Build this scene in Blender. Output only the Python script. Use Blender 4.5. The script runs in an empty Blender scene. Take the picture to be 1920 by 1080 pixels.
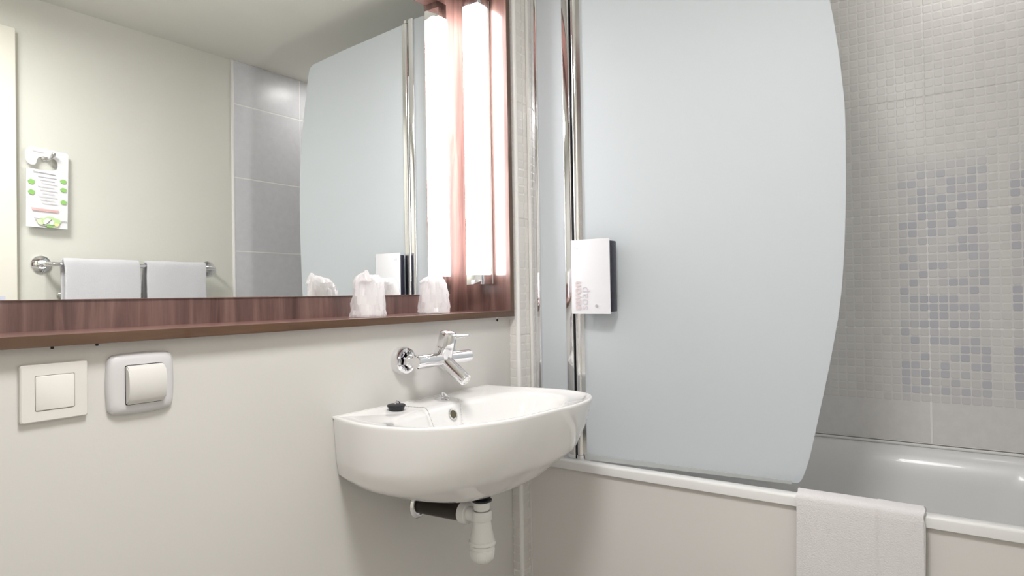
import bpy, bmesh, math, random
from mathutils import Vector, Matrix
random.seed(7)
sc = bpy.context.scene
COL = sc.collection
H = 1.05                      # height of the camera above the floor; all z below are measured from the camera

# ------------------------------------------------------------------ camera, world, lights, exposure
F, YAW, PITCH, ROLL = 1203.48, 0.9620, 0.0099, -0.0166
fw = Vector((math.sin(YAW) * math.cos(PITCH), math.cos(YAW) * math.cos(PITCH), math.sin(PITCH)))
r0 = Vector((math.cos(YAW), -math.sin(YAW), 0)); u0 = r0.cross(fw)
rr_ = r0 * math.cos(ROLL) + u0 * math.sin(ROLL); uu_ = -r0 * math.sin(ROLL) + u0 * math.cos(ROLL)
cd = bpy.data.cameras.new('camera'); cam = bpy.data.objects.new('camera', cd); COL.objects.link(cam)
cd.sensor_width = 36.0; cd.lens = F / 1920 * 36; cd.clip_start = 0.01
M = Matrix((rr_, uu_, -fw)).transposed().to_4x4(); M.translation = Vector((0, 0, H)); cam.matrix_world = M
sc.camera = cam
w = bpy.data.worlds.new('world'); sc.world = w; w.use_nodes = True
w.node_tree.nodes['Background'].inputs[0].default_value = (0.8, 0.85, 0.9, 1); w.node_tree.nodes['Background'].inputs[1].default_value = 0.3
sc.view_settings.view_transform = 'Standard'; sc.view_settings.look = 'None'
sc.view_settings.gamma = 1.0; sc.view_settings.use_curve_mapping = False
sc.view_settings.exposure = 0.47
LAMP_STRENGTH = 17.0
CEILING_FILL_WATTS = 15.0
BATH_FILL_WATTS = 1.1

def area(name, loc, rot, size, watts, color, shape='DISK', size_y=None):
    l = bpy.data.lights.new(name, 'AREA'); l.shape = shape; l.size = size; l.energy = watts; l.color = color
    if size_y: l.size_y = size_y
    o = bpy.data.objects.new(name, l); o.location = loc; o.rotation_euler = rot; COL.objects.link(o); return o
# added ceiling light, fill for the whole room (its opal shade is built below)
CLX, CLY = .42, .34
area('ceiling_fill_source', (CLX, CLY, H + 1.062), (0, 0, 0), 0.40, CEILING_FILL_WATTS, (1.0, 0.985, 0.975))

# small spot added over the far end of the bath to brighten the tiles
BLX, BLY = 2.15, -.05
area('bath_fill_source', (BLX, BLY, H + 1.119), (0, 0, 0), 0.15, BATH_FILL_WATTS, (1.0, 0.98, 0.96))

# ------------------------------------------------------------------ materials
def mat(name, color, rough=.5, metal=0., spec=.5, coat=0., **kw):
    m = bpy.data.materials.new(name); m.use_nodes = True
    b = m.node_tree.nodes['Principled BSDF']
    b.inputs['Base Color'].default_value = (*color, 1); b.inputs['Roughness'].default_value = rough
    b.inputs['Metallic'].default_value = metal; b.inputs['Specular IOR Level'].default_value = spec
    b.inputs['Coat Weight'].default_value = coat
    for k, v in kw.items(): b.inputs[k.replace('_', ' ')].default_value = v
    return m
def N(m, t, **kw):
    n = m.node_tree.nodes.new(t)
    for k, v in kw.items(): setattr(n, k, v)
    return n
def L(m, a, b): m.node_tree.links.new(a, b)
def position(m, scale=(1, 1, 1), loc=(0, 0, 0)):
    g = N(m, 'ShaderNodeNewGeometry'); mp = N(m, 'ShaderNodeMapping')
    mp.inputs['Scale'].default_value = scale; mp.inputs['Location'].default_value = loc
    L(m, g.outputs['Position'], mp.inputs['Vector']); return mp.outputs['Vector']
def noise(m, vec, scale, detail=3, rough=.5, dist=0.):
    n = N(m, 'ShaderNodeTexNoise'); n.inputs['Scale'].default_value = scale; n.inputs['Detail'].default_value = detail
    n.inputs['Roughness'].default_value = rough; n.inputs['Distortion'].default_value = dist
    L(m, vec, n.inputs['Vector']); return n.outputs['Fac']
def ramp(m, fac, stops):
    r = N(m, 'ShaderNodeValToRGB'); e = r.color_ramp.elements
    while len(e) < len(stops): e.new(.5)
    for i, (p, c) in enumerate(stops): e[i].position = p; e[i].color = (*c, 1)
    L(m, fac, r.inputs['Fac']); return r.outputs['Color']
def bump(m, fac, strength, dist):
    b = N(m, 'ShaderNodeBump'); b.inputs['Strength'].default_value = strength; b.inputs['Distance'].default_value = dist
    L(m, fac, b.inputs['Height']); L(m, b.outputs['Normal'], m.node_tree.nodes['Principled BSDF'].inputs['Normal'])
def BSDF(m): return m.node_tree.nodes['Principled BSDF']

def paint(name, c, amp=.02, b=.0006, rough=.55):
    m = mat(name, c, rough)
    f = noise(m, position(m), 2.5, 2)
    L(m, ramp(m, f, [(.3, tuple(x * (1 - amp) for x in c)), (.7, tuple(min(1, x * (1 + amp)) for x in c))]), BSDF(m).inputs['Base Color'])
    bump(m, noise(m, position(m), 70, 3, .6), .35, b); return m
M_WALL = paint('cream_wall_paint', (.655, .640, .615))
M_WALLC = paint('cream_wall_paint_opposite', (.72, .715, .65), b=.0012)
M_CEIL = paint('ceiling_paint', (.73, .725, .67), b=.001, rough=.8)
M_FLOOR = paint('grey_floor', (.42, .40, .38), rough=.4)
M_DOOR = paint('cream_door_paint', (.80, .775, .69), b=.0002, rough=.35)
M_PANEL = paint('bath_panel_laminate', (.73, .705, .685), amp=.01, b=.0001, rough=.35)
M_GROUT = mat('pale_grout', (.90, .885, .865), .8)
M_TRIM = mat('white_plastic_trim', (.85, .84, .83), .3)
M_CERAMIC = mat('white_glazed_ceramic', (.85, .84, .835), .08, coat=.6)
M_ENAMEL = mat('white_bath_enamel', (.80, .80, .795), .33, coat=.15)
M_SILICONE = mat('white_silicone', (.80, .79, .77), .35)
M_CHROME = mat('polished_chrome', (.86, .86, .88), .06, metal=1)
M_CHROME2 = mat('satin_aluminium', (.80, .80, .80), .16, metal=1)
M_MIRROR = mat('silvered_mirror', (.93, .945, .93), .0, metal=1)
M_BLACK = mat('black_rubber', (.012, .013, .018), .45)
M_BLACKP = mat('gloss_black_plastic', (.018, .018, .035), .22)
M_PIPE = mat('black_drain_pipe', (.025, .018, .014), .35)
M_WHITEP = mat('white_pvc', (.80, .795, .775), .35)
M_CARD = mat('white_printed_card', (.82, .81, .83), .5)
M_PLATE = mat('pale_lilac_white_plate', (.76, .76, .80), .25)
M_SWITCH = mat('ivory_switch_plastic', (.715, .69, .655), .4)
M_SWITCH2 = mat('grey_white_switch_plastic', (.64, .63, .64), .35)
M_ROCK2 = mat('warm_white_rocker_plastic', (.68, .665, .645), .3)
M_DARK = mat('dark_gap', (.02, .02, .02), .8)
M_GREY = mat('grey_print', (.45, .44, .47), .6); M_LINE = mat('pale_grey_print', (.73, .73, .77), .6)
M_GREEN = mat('green_print', (.30, .58, .16), .6); M_GREEN2 = mat('light_green_print', (.56, .76, .36), .6)
M_PINK = mat('pink_print', (.90, .52, .50), .6); M_TXT = mat('beige_pink_print', (.66, .56, .57), .5)
M_TXT2 = mat('mauve_print', (.62, .57, .62), .5)
M_INK = mat('black_print', (.05, .06, .05), .6); M_YEL = mat('yellow_print', (.85, .78, .38), .6)

def wood(name, axis, pal, rough=.28):
    m = mat(name, pal[1], rough, coat=.55)
    s = {'z': (34, 34, 2.2), 'x': (2.2, 40, 40), 'y': (34, 2.2, 34)}[axis]
    v = position(m, s, (3, 7, 1)); f = noise(m, v, 1.0, 5, .62, 1.2)
    s2 = {'z': (9, 9, .8), 'x': (.8, 9, 9), 'y': (9, .8, 9)}[axis]
    f2 = noise(m, position(m, s2), 1.0, 2, .5, .8)
    mx = N(m, 'ShaderNodeMath', operation='MULTIPLY_ADD'); mx.inputs[1].default_value = .45
    L(m, f2, mx.inputs[0]); ad = N(m, 'ShaderNodeMath', operation='MULTIPLY'); ad.inputs[1].default_value = .6
    L(m, f, ad.inputs[0]); L(m, ad.outputs[0], mx.inputs[2])
    L(m, ramp(m, mx.outputs[0], [(.38, pal[0]), (.50, pal[1]), (.62, pal[2])]), BSDF(m).inputs['Base Color'])
    L(m, f, BSDF(m).inputs['Roughness'])
    mr = N(m, 'ShaderNodeMapRange'); mr.inputs['To Min'].default_value = rough - .05; mr.inputs['To Max'].default_value = rough + .12
    L(m, f, mr.inputs['Value']); L(m, mr.outputs[0], BSDF(m).inputs['Roughness'])
    return m
PALR = ((.074, .036, .031), (.132, .070, .060), (.200, .118, .100))
PALB = ((.058, .026, .011), (.086, .041, .019), (.12, .062, .031))
M_WOODZ = wood('red_brown_wood_upright_grain', 'z', PALR)
M_WOODX = wood('red_brown_wood_lengthwise_grain', 'x', ((.16, .075, .062), (.22, .11, .092), (.29, .155, .135)))
M_EDGEX = wood('brown_edge_band_lengthwise', 'x', PALB, .35)
M_EDGEZ = wood('brown_edge_band_upright', 'z', PALB, .35)

# wall tile: smooth grey body; the mosaic squares moulded into it take a tint square by square
def tile_body(name, c):
    m = mat(name, c, .3); f = noise(m, position(m), 35, 4, .6)
    L(m, ramp(m, f, [(.3, tuple(x * .965 for x in c)), (.7, tuple(x * 1.03 for x in c))]), BSDF(m).inputs['Base Color'])
    bump(m, noise(m, position(m), 160, 3), .15, .0004); return m
M_TILE = tile_body('grey_beige_wall_tile', (.75, .735, .72))
M_TILEC = tile_body('grey_wall_tile_plain', (.70, .70, .735))
DY, DZ, YG, ZG = .37 / 15, .3465 / 14, .0762, -.1211 + H
def mosaic_mat():
    m = mat('mosaic_square_glaze', (.5, .49, .48), .34)
    mp = position(m, (1, 1 / DY, 1 / DZ), (0, -YG / DY + 300, -ZG / DZ + 300))
    fl = N(m, 'ShaderNodeVectorMath', operation='FLOOR'); L(m, mp, fl.inputs[0])
    wn = N(m, 'ShaderNodeTexWhiteNoise', noise_dimensions='3D'); L(m, fl.outputs[0], wn.inputs['Vector'])
    sp = N(m, 'ShaderNodeSeparateXYZ'); L(m, fl.outputs[0], sp.inputs[0])
    def rng(out, a, b, soft=.6):            # 1 between cell a and cell b
        r1 = N(m, 'ShaderNodeMapRange'); r1.inputs['From Min'].default_value = a - soft; r1.inputs['From Max'].default_value = a + soft
        r2 = N(m, 'ShaderNodeMapRange'); r2.inputs['From Min'].default_value = b - soft; r2.inputs['From Max'].default_value = b + soft
        r2.inputs['To Min'].default_value = 1; r2.inputs['To Max'].default_value = 0
        L(m, out, r1.inputs['Value']); L(m, out, r2.inputs['Value'])
        q = N(m, 'ShaderNodeMath', operation='MULTIPLY'); L(m, r1.outputs[0], q.inputs[0]); L(m, r2.outputs[0], q.inputs[1]); return q.outputs[0]
    def mul(a, b):
        q = N(m, 'ShaderNodeMath', operation='MULTIPLY'); L(m, a, q.inputs[0])
        if isinstance(b, float): q.inputs[1].default_value = b
        else: L(m, b, q.inputs[1])
        return q.outputs[0]
    def mx(a, b):
        q = N(m, 'ShaderNodeMath', operation='MAXIMUM'); L(m, a, q.inputs[0]); L(m, b, q.inputs[1]); return q.outputs[0]
    yy, zz = sp.outputs['Y'], sp.outputs['Z']
    band = mx(rng(yy, 300 - 6.5, 302.5), rng(yy, 300 - 11.5, 300 - 8.5, .2))          # columns that carry the blue-grey glaze
    band = mul(band, rng(zz, 300 - 9, 300 + 19, 1.5))
    th = ramp(m, wn.outputs['Value'], [(.22, (.15,) * 3), (.75, (1, 1, 1))])
    sat = N(m, 'ShaderNodeMath', operation='MULTIPLY'); L(m, band, sat.inputs[0]); L(m, th, sat.inputs[1])
    lamp_sheen_col = mul(rng(yy, 300 - 7.6, 300 - 6.6, .1), rng(zz, 300 - 4, 300 + 9, 1.))   # one column painted paler for the lamp's reflection
    c1 = N(m, 'ShaderNodeMix', data_type='RGBA'); c1.inputs['A'].default_value = (.69, .67, .65, 1); c1.inputs['B'].default_value = (.75, .73, .705, 1)
    L(m, wn.outputs['Value'], c1.inputs['Factor'])
    c2 = N(m, 'ShaderNodeMix', data_type='RGBA'); c2.inputs['B'].default_value = (.53, .53, .57, 1)
    L(m, sat.outputs[0], c2.inputs['Factor']); L(m, c1.outputs['Result'], c2.inputs['A'])
    c3 = N(m, 'ShaderNodeMix', data_type='RGBA'); c3.inputs['B'].default_value = (.76, .74, .73, 1)
    L(m, mul(lamp_sheen_col, .15), c3.inputs['Factor']); L(m, c2.outputs['Result'], c3.inputs['A'])
    L(m, c3.outputs['Result'], BSDF(m).inputs['Base Color'])
    return m
M_MOSAIC = mosaic_mat()

def frosted():
    m = mat('frosted_glass', (.85, .89, .925), .55, spec=1.0)
    b = BSDF(m); out = m.node_tree.nodes['Material Output']
    t = N(m, 'ShaderNodeBsdfTranslucent'); t.inputs['Color'].default_value = (.89, .925, .955, 1)
    x = N(m, 'ShaderNodeMixShader'); x.inputs[0].default_value = .50
    L(m, b.outputs[0], x.inputs[1]); L(m, t.outputs[0], x.inputs[2]); L(m, x.outputs[0], out.inputs['Surface'])
    return m
M_FROST = frosted()
M_SEAL = mat('clear_seal_strip', (.72, .74, .74), .2, Transmission_Weight=.35)
M_GLOW = mat('opal_lamp_diffuser', (.9, .9, .9), .4, Emission_Color=(1.0, .985, .985, 1), Emission_Strength=LAMP_STRENGTH)
M_OPAL = mat('opal_fill_shade', (.9, .9, .88), .4, Emission_Color=(1, .96, .9, 1), Emission_Strength=1.2)  # glowing shade of the added ceiling fill light
def wrapper_mat():
    m = mat('crumpled_clear_wrapper', (.94, .93, .94), .2, spec=.7)
    b = BSDF(m); out = m.node_tree.nodes['Material Output']
    t = N(m, 'ShaderNodeBsdfTranslucent'); t.inputs['Color'].default_value = (.92, .90, .92, 1)
    tr = N(m, 'ShaderNodeBsdfTransparent')
    x = N(m, 'ShaderNodeMixShader'); x.inputs[0].default_value = .45
    y = N(m, 'ShaderNodeMixShader'); y.inputs[0].default_value = .22
    L(m, b.outputs[0], x.inputs[1]); L(m, t.outputs[0], x.inputs[2]); L(m, x.outputs[0], y.inputs[1]); L(m, tr.outputs[0], y.inputs[2])
    L(m, y.outputs[0], out.inputs['Surface']); return m
M_WRAP = wrapper_mat()
M_CUP = mat('white_plastic_cup', (.92, .91, .92), .3)
def towel_mat(name, c):
    m = mat(name, c, .9, spec=.1, Sheen_Weight=.25)
    bump(m, noise(m, position(m), 300, 4, .75), 1., .003); return m
M_TOWEL = towel_mat('white_terry_towel', (.90, .875, .885)); M_TOWELM = towel_mat('white_hand_towel_terry', (.78, .775, .81))

# ------------------------------------------------------------------ mesh helpers (coordinates: camera frame, z from the camera)
def BM(): return bmesh.new()
def box(bm, x0, x1, y0, y1, z0, z1, bev=0, seg=2):
    vs = [bm.verts.new(p) for p in ((x0, y0, z0), (x1, y0, z0), (x1, y1, z0), (x0, y1, z0), (x0, y0, z1), (x1, y0, z1), (x1, y1, z1), (x0, y1, z1))]
    fs = [bm.faces.new([vs[i] for i in f]) for f in ((3, 2, 1, 0), (4, 5, 6, 7), (0, 1, 5, 4), (1, 2, 6, 5), (2, 3, 7, 6), (3, 0, 4, 7))]
    if bev:
        es = list({e for f in fs for e in f.edges})
        bmesh.ops.bevel(bm, geom=es, offset=bev, segments=seg, affect='EDGES', profile=.5)
    return bm
def tube(bm, pts, rad, n=20, cap=True):
    pts = [Vector(p) for p in pts]; rads = rad if isinstance(rad, (list, tuple)) else [rad] * len(pts)
    t0 = (pts[1] - pts[0]).normalized(); ref = Vector((0, 0, 1)) if abs(t0.z) < .9 else Vector((1, 0, 0))
    nrm = (ref - t0 * ref.dot(t0)).normalized(); rings = []
    for i, p in enumerate(pts):
        t = (pts[min(i + 1, len(pts) - 1)] - pts[max(i - 1, 0)]).normalized()
        nrm = (nrm - t * nrm.dot(t)).normalized(); b = t.cross(nrm)
        rings.append([bm.verts.new(p + (nrm * math.cos(a) + b * math.sin(a)) * rads[i]) for a in (2 * math.pi * k / n for k in range(n))])
    for A, B in zip(rings, rings[1:]):
        for k in range(n): bm.faces.new((A[k], A[(k + 1) % n], B[(k + 1) % n], B[k]))
    if cap:
        bm.faces.new(rings[0][::-1]); bm.faces.new(rings[-1])
    return bm
def lathe(bm, prof, o, axis=(0, 0, 1), n=32):
    """prof: (radius, distance along axis) pairs"""
    ax = Vector(axis).normalized(); ref = Vector((0, 0, 1)) if abs(ax.z) < .9 else Vector((1, 0, 0))
    a1 = (ref - ax * ref.dot(ax)).normalized(); a2 = ax.cross(a1); o = Vector(o); rings = []
    for r, d in prof:
        if r < 1e-6: rings.append([bm.verts.new(o + ax * d)])
        else: rings.append([bm.verts.new(o + ax * d + (a1 * math.cos(t) + a2 * math.sin(t)) * r) for t in (2 * math.pi * k / n for k in range(n))])
    for A, B in zip(rings, rings[1:]):
        for k in range(n):
            q = [A[k % len(A)], A[(k + 1) % n % len(A)], B[(k + 1) % n % len(B)], B[k % len(B)]]
            q2 = []
            for v in q:
                if v not in q2: q2.append(v)
            if len(q2) > 2: bm.faces.new(q2)
    return bm
def rings_mesh(bm, rings, cap0=False, cap1=False):
    R = [[bm.verts.new(p) for p in r] for r in rings]; n = len(R[0])
    for A, B in zip(R, R[1:]):
        for k in range(n): bm.faces.new((A[k], A[(k + 1) % n], B[(k + 1) % n], B[k]))
    if cap0: bm.faces.new(R[0][::-1])
    if cap1: bm.faces.new(R[-1])
    return bm
def prism(bm, pts, fn, d0, d1):
    """extrude the 2-D outline pts between depths d0 and d1; fn(u, v, d) -> point"""
    return rings_mesh(bm, [[fn(u, v, d0) for u, v in pts], [fn(u, v, d1) for u, v in pts]], True, True)
def rrect(x0, x1, y0, y1, r, n=6):
    out = []
    for cx, cy, a0 in ((x1 - r, y1 - r, 0), (x0 + r, y1 - r, 90), (x0 + r, y0 + r, 180), (x1 - r, y0 + r, 270)):
        for k in range(n + 1):
            a = math.radians(a0 + 90 * k / n); out.append((cx + r * math.cos(a), cy + r * math.sin(a)))
    return out
ORIG = {}
def link(o, parent, origin):
    COL.objects.link(o); ORIG[o] = Vector(origin)
    if parent: o.parent = parent; o.location = Vector(origin) - ORIG[parent]
    else: o.location = Vector(origin) + Vector((0, 0, H))
    return o
def thing(name, origin, label, cat, group=None):
    o = bpy.data.objects.new(name, None); o.empty_display_size = .05; link(o, None, origin); return tag(o, label, cat, group)
def tag(o, label=None, cat=None, group=None, kind=None):
    for k, v in (('label', label), ('category', cat), ('group', group), ('kind', kind)):
        if v: o[k] = v
    return o
def obj(name, bm, m, parent=None, origin=None, smooth=35, label=None, kind=None, recalc=True):
    if recalc: bmesh.ops.recalc_face_normals(bm, faces=bm.faces[:])
    if origin is None:
        if parent: origin = ORIG[parent]
        else:
            xs = [v.co for v in bm.verts]
            origin = ((min(v.x for v in xs) + max(v.x for v in xs)) / 2, (min(v.y for v in xs) + max(v.y for v in xs)) / 2, min(v.z for v in xs))
    bmesh.ops.translate(bm, verts=bm.verts[:], vec=-Vector(origin))
    me = bpy.data.meshes.new(name); bm.to_mesh(me); bm.free()
    for mm in (m if isinstance(m, list) else [m]): me.materials.append(mm)
    if smooth:
        me.polygons.foreach_set('use_smooth', [True] * len(me.polygons))
        me.set_sharp_from_angle(angle=math.radians(smooth))
    o = bpy.data.objects.new(name, me); link(o, parent, origin)
    return tag(o, label, None, None, kind)
def shared(name, me, parent, loc, rot=None):
    o = bpy.data.objects.new(name, me); link(o, parent, loc)
    if rot: o.rotation_euler = rot
    return o
def text_mesh(s, size, shear=0, bold=0., depth=.0002):
    c = bpy.data.curves.new('lettering', 'FONT'); c.body = s; c.size = size; c.extrude = depth; c.offset = bold
    o = bpy.data.objects.new('lettering', c); COL.objects.link(o)
    bpy.context.view_layer.update()
    me = bpy.data.meshes.new_from_object(o.evaluated_get(bpy.context.evaluated_depsgraph_get()))
    bpy.data.objects.remove(o); bpy.data.curves.remove(c); return me

# ------------------------------------------------------------------ the room
D, YM = 1.1, 1.2404                 # plane of the painted wall under the mirror; plane of the mirror in its niche
XE, YS, XB, YC = 1.5613, 1.0667, 2.2912, -.3127
XL, ZF, ZC = -.60, -H, 1.1234
XO, ZSB = 1.5528, -.0644            # outer right side and underside of the wooden frame
FX0, FZ1 = -.02, .955
def struct(name, bm, m, parent=None, **kw):
    o = obj(name, bm, m, parent, smooth=None, **kw)
    if not parent: o['kind'] = 'structure'
    return o
struct('floor', box(BM(), XL, XB + .1, YC - .1, D + .2, ZF - .05, ZF), M_FLOOR)
struct('ceiling', box(BM(), XL - .1, XB + .1, YC - .1, D + .25, ZC, ZC + .05), M_CEIL)
b = BM()
box(b, XL, XE, D, D + .25, ZF, ZSB); box(b, XL, XE, D, D + .25, FZ1, ZC)
box(b, XL, FX0, D, D + .25, ZSB, FZ1); box(b, XO, XE, D, D + .25, ZSB, FZ1); box(b, FX0, XO, YM + .03, D + .25, ZSB, FZ1)
box(b, XE, XB + .1, D, D + .25, ZF, ZC)
wall_back = struct('wall_back', b, M_WALL)
# little drilled hole in the paint under the right end of the frame
obj('drill_hole', lathe(BM(), [(0, .0), (.0042, 0), (.0035, .0012), (0, .0012)], (1.4996, D - .0012, -.0736), (0, 1, 0), 12), M_DARK, wall_back)
obj('plug_mark', lathe(BM(), [(0, .0), (.005, 0), (.005, .0006), (0, .0006)], (1.4986, D - .0006, -.0655), (0, 1, 0), 12), M_GROUT, wall_back)
struct('wall_left', box(BM(), XL - .1, XL, YC - .1, D + .25, ZF, ZC), M_WALL)
wall_front = struct('wall_front', box(BM(), XL - .1, XB + .1, YC - .1, YC, ZF, ZC), M_WALLC)
obj('grout_bed', box(BM(), 1.7245, XB - .006, YC + .0001, YC + .0062, -.4676, ZC - .001), M_GROUT, wall_front, smooth=None)
wall_right = struct('wall_right', box(BM(), XB, XB + .1, YC, D, ZF, ZC), M_WALL)
obj('grout_bed', box(BM(), XB - .0062, XB - .0001, YC + .001, YS, -.4676, ZC - .001), M_GROUT, wall_right, smooth=None)
# tiled end wall of the bath, standing a little proud of the painted wall
wall_tiled = struct('wall_tiled', box(BM(), XE + .0010, XB - .0063, YS + .0010, D - .0002, ZF + .001, ZC - .001), M_GROUT)

Z0, TH, TW, G = -.1211, .3465, .37, .0028
rows = [(Z0 + n * TH, min(Z0 + (n + 1) * TH, ZC)) for n in range(-3, 4)]
rows = [(max(a, ZF), c) for a, c in rows if c > ZF]
def tiles(parent, spans, face, mtl, zmin=-9, tag_name='tile'):
    """face(u, d) -> (x, y) for position u along the wall and depth d out of it"""
    out = []
    for (u0, u1) in spans:
        for (z0, z1) in rows:
            if z1 <= zmin: continue
            pts = [face(u, d) for u in (u0 + G, u1 - G) for d in (0, .007)]
            xs = [p[0] for p in pts]; ys = [p[1] for p in pts]
            o = obj(tag_name, box(BM(), min(xs), max(xs), min(ys), max(ys), z0 + G, z1 - G, .0008, 1), mtl, parent, origin=(min(xs), min(ys), z0), smooth=None)
            out.append((o, u0, u1, z0, z1))
    return out
tB = tiles(wall_right, [(-.3127, -.2938), (-.2938, .0762), (.0762, .4462), (.4462, .8162), (.8162, YS)], lambda u, d: (XB - d, u), M_TILE, -.46)
tA = tiles(wall_tiled, [(XE + .008, 1.60), (1.60, 1.97), (1.97, XB - .007)], lambda u, d: (u, YS + .007 - d), M_TILE)
tR = tiles(wall_tiled, [(YS + .008, D - .0005)], lambda u, d: (XE + .007 - d, u), M_TILE)
tC = tiles(wall_front, [(1.724, 2.0965), (2.0965, XB - .007)], lambda u, d: (u, YC + d), M_TILEC, -.46)
# rounded white corner trims
obj('corner_trim', tube(BM(), [(XE + .0065, YS + .0065, ZF), (XE + .0065, YS + .0065, ZC)], .0075, 20), M_TRIM, wall_tiled)
obj('corner_trim', tube(BM(), [(1.7225, YC + .002, ZF), (1.7225, YC + .002, ZC)], .0075, 16), M_TRIM, wall_front)

# mosaic squares moulded on the tiles: single ones where they show largest, the rest joined per tile
def square_mesh(wd, ht, t=.0004):
    b = BM(); i = .0018
    rings_mesh(b, [[(0, u, v) for u, v in rrect(0, wd, 0, ht, .003, 1)], [(-t, u, v) for u, v in rrect(i, wd - i, i, ht - i, .003, 1)]], False, True)
    bmesh.ops.recalc_face_normals(b, faces=b.faces[:])
    for f in b.faces:
        pass
    me = bpy.data.meshes.new('mosaic_square'); b.to_mesh(me); b.free(); me.materials.append(M_MOSAIC); return me
SQ = square_mesh(DY - .0024, DZ - .0024)
cells = []
for (o, u0, u1, z0, z1) in tB:
    if u1 - u0 < .1: continue
    y = YG + math.floor((u0 - YG) / DY + .5) * DY
    k = 0
    while y + DY <= u1 + .001:
        z = z0; j = 0
        while z + DZ <= z1 + .001:
            if z > -.362 and y >= u0 - .001:
                px_near = (.02 < y + .1 < .40) and (-.36 < z < .66)
                cells.append((o, y, z))
            z += DZ; j += 1
        y += DY; k += 1
vis = [c for c in cells if -.13 < c[1] < .17 and -.36 < c[2] < .42]
vis.sort(key=lambda c: c[1] + .15 * abs(c[2] + .05))
single = set(id(c) for c in vis[:300])
joined = {}
for c in cells:
    if id(c) in single: shared('mosaic_square', SQ, c[0], (XB - .007, c[1] + .0012, c[2] + .0012))
    else: joined.setdefault(c[0], []).append(c)
for o, cs in joined.items():
    b = BM()
    for (_, y, z) in cs:
        y += .0012; z += .0012; wd, ht, i, x = DY - .0024, DZ - .0024, .0018, XB - .007
        rings_mesh(b, [[(x, y + u, z + v) for u, v in rrect(0, wd, 0, ht, .003, 1)], [(x - .0004, y + u, z + v) for u, v in rrect(i, wd - i, i, ht - i, .003, 1)]], False, True)
    obj('mosaic_relief', b, M_MOSAIC, o, smooth=None, kind='stuff')
for tt, horizontal in ((tA[:14], True), (tR, False)):
    for (o, u0, u1, z0, z1) in tt:
        b = BM(); nz = int((z1 - z0) / DZ + .2); nu = max(1, int((u1 - u0) / .0247 + .2)); du = (u1 - u0) / nu
        for j in range(nz):
            for k in range(nu):
                y, z = u0 + k * du + .0012, z0 + j * DZ + .0012; wd, ht, i = du - .0024, DZ - .0024, .0018
                A = [(u, v) for u, v in rrect(y, y + wd, z, z + ht, .003, 1)]; B2 = [(u, v) for u, v in rrect(y + i, y + wd - i, z + i, z + ht - i, .003, 1)]
                if horizontal: rings_mesh(b, [[(u, YS, v) for u, v in A], [(u, YS - .0004, v) for u, v in B2]], False, True)
                else: rings_mesh(b, [[(XE, u, v) for u, v in A], [(XE - .0004, u, v) for u, v in B2]], False, True)
        obj('mosaic_relief', b, M_MOSAIC, o, smooth=None, kind='stuff')

# door in the opposite wall, seen at the left edge of the mirror
door = struct('door_1', box(BM(), .06, .8705, YC + .001, YC + .030, ZF + .005, .985, .003), M_DOOR)
obj('door_edge_strip', box(BM(), .872, .886, YC + .0005, YC + .004, ZF + .005, .975), mat('dark_cream_edge', (.56, .54, .46), .9), door)  # darker strip in the gap beside the door
h = obj('door_handle', lathe(BM(), [(0, 0), (.026, 0), (.026, .006), (.009, .008), (.009, .045), (0, .045)], (.80, YC + .030, -.02), (0, 1, 0), 24), M_CHROME2, door)
obj('lever', tube(BM(), [(.80, YC + .069, -.02), (.72, YC + .071, -.02), (.69, YC + .071, -.02)], .009, 14), M_CHROME2, h)
obj('latch_plate', box(BM(), .815, .8335, YC + .0300, YC + .0312, -.08, .023), mat('bluish_steel', (.62, .63, .74), .3, metal=.6), door)
struct('baseboard_left', box(BM(), XL, XL + .012, YC + .001, D - .001, ZF, ZF + .07), M_DOOR)

# ------------------------------------------------------------------ wood framed mirror niche
YF = D - .0246
ZT = -.0476; XI = 1.5352
fr = thing('framed_mirror', (.77, YM, ZSB), 'wide wall mirror in a deep red-brown wooden frame whose bottom forms a shelf', 'mirror')
ZMB, ZMT, XMR = .0028, .8649, 1.4564
obj('back_board', box(BM(), FX0 + .0176, XI, YM + .0008, YM + .019, ZT, .9345), M_WOODZ, fr, smooth=None)
obj('mirror_glass', box(BM(), .05, XMR, YM - .0035, YM + .0006, ZMB, ZMT, .0012, 1), M_MIRROR, fr, smooth=None)
obj('shelf_board', box(BM(), FX0, XO, YF + .0012, YM + .019, ZSB, ZT), M_WOODX, fr, smooth=None)
obj('top_board', box(BM(), FX0, XO, YF + .0012, YM + .019, .9350, .955), M_WOODX, fr, smooth=None)
obj('side_board', box(BM(), XI + .0002, XO, YF + .0012, YM + .019, ZT + .0002, .9348), M_WOODZ, fr, smooth=None)
obj('side_board', box(BM(), FX0, FX0 + .0174, YF + .0012, YM + .019, ZT + .0002, .9348), M_WOODZ, fr, smooth=None)
obj('edge_band', box(BM(), FX0, XO, YF, YF + .0011, ZSB, ZT, .0004, 1), M_EDGEX, fr, smooth=None, label='darker brown front edge of the shelf')
obj('edge_band', box(BM(), FX0, XO, YF, YF + .0011, .9350, .955, .0004, 1), M_EDGEX, fr, smooth=None, label='darker brown front edge of the top board')
obj('edge_band', box(BM(), XI + .0002, XO, YF, YF + .0011, ZT + .0002, .9348, .0004, 1), M_EDGEZ, fr, smooth=None, label='darker brown upright front edge')
for x in (.383, .442):
    obj('screw', lathe(BM(), [(0, 0), (.0022, 0), (.0022, .0035), (0, .0042)], (x, YF + .008, ZSB), (0, 0, -1), 10), M_DARK, fr)

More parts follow.
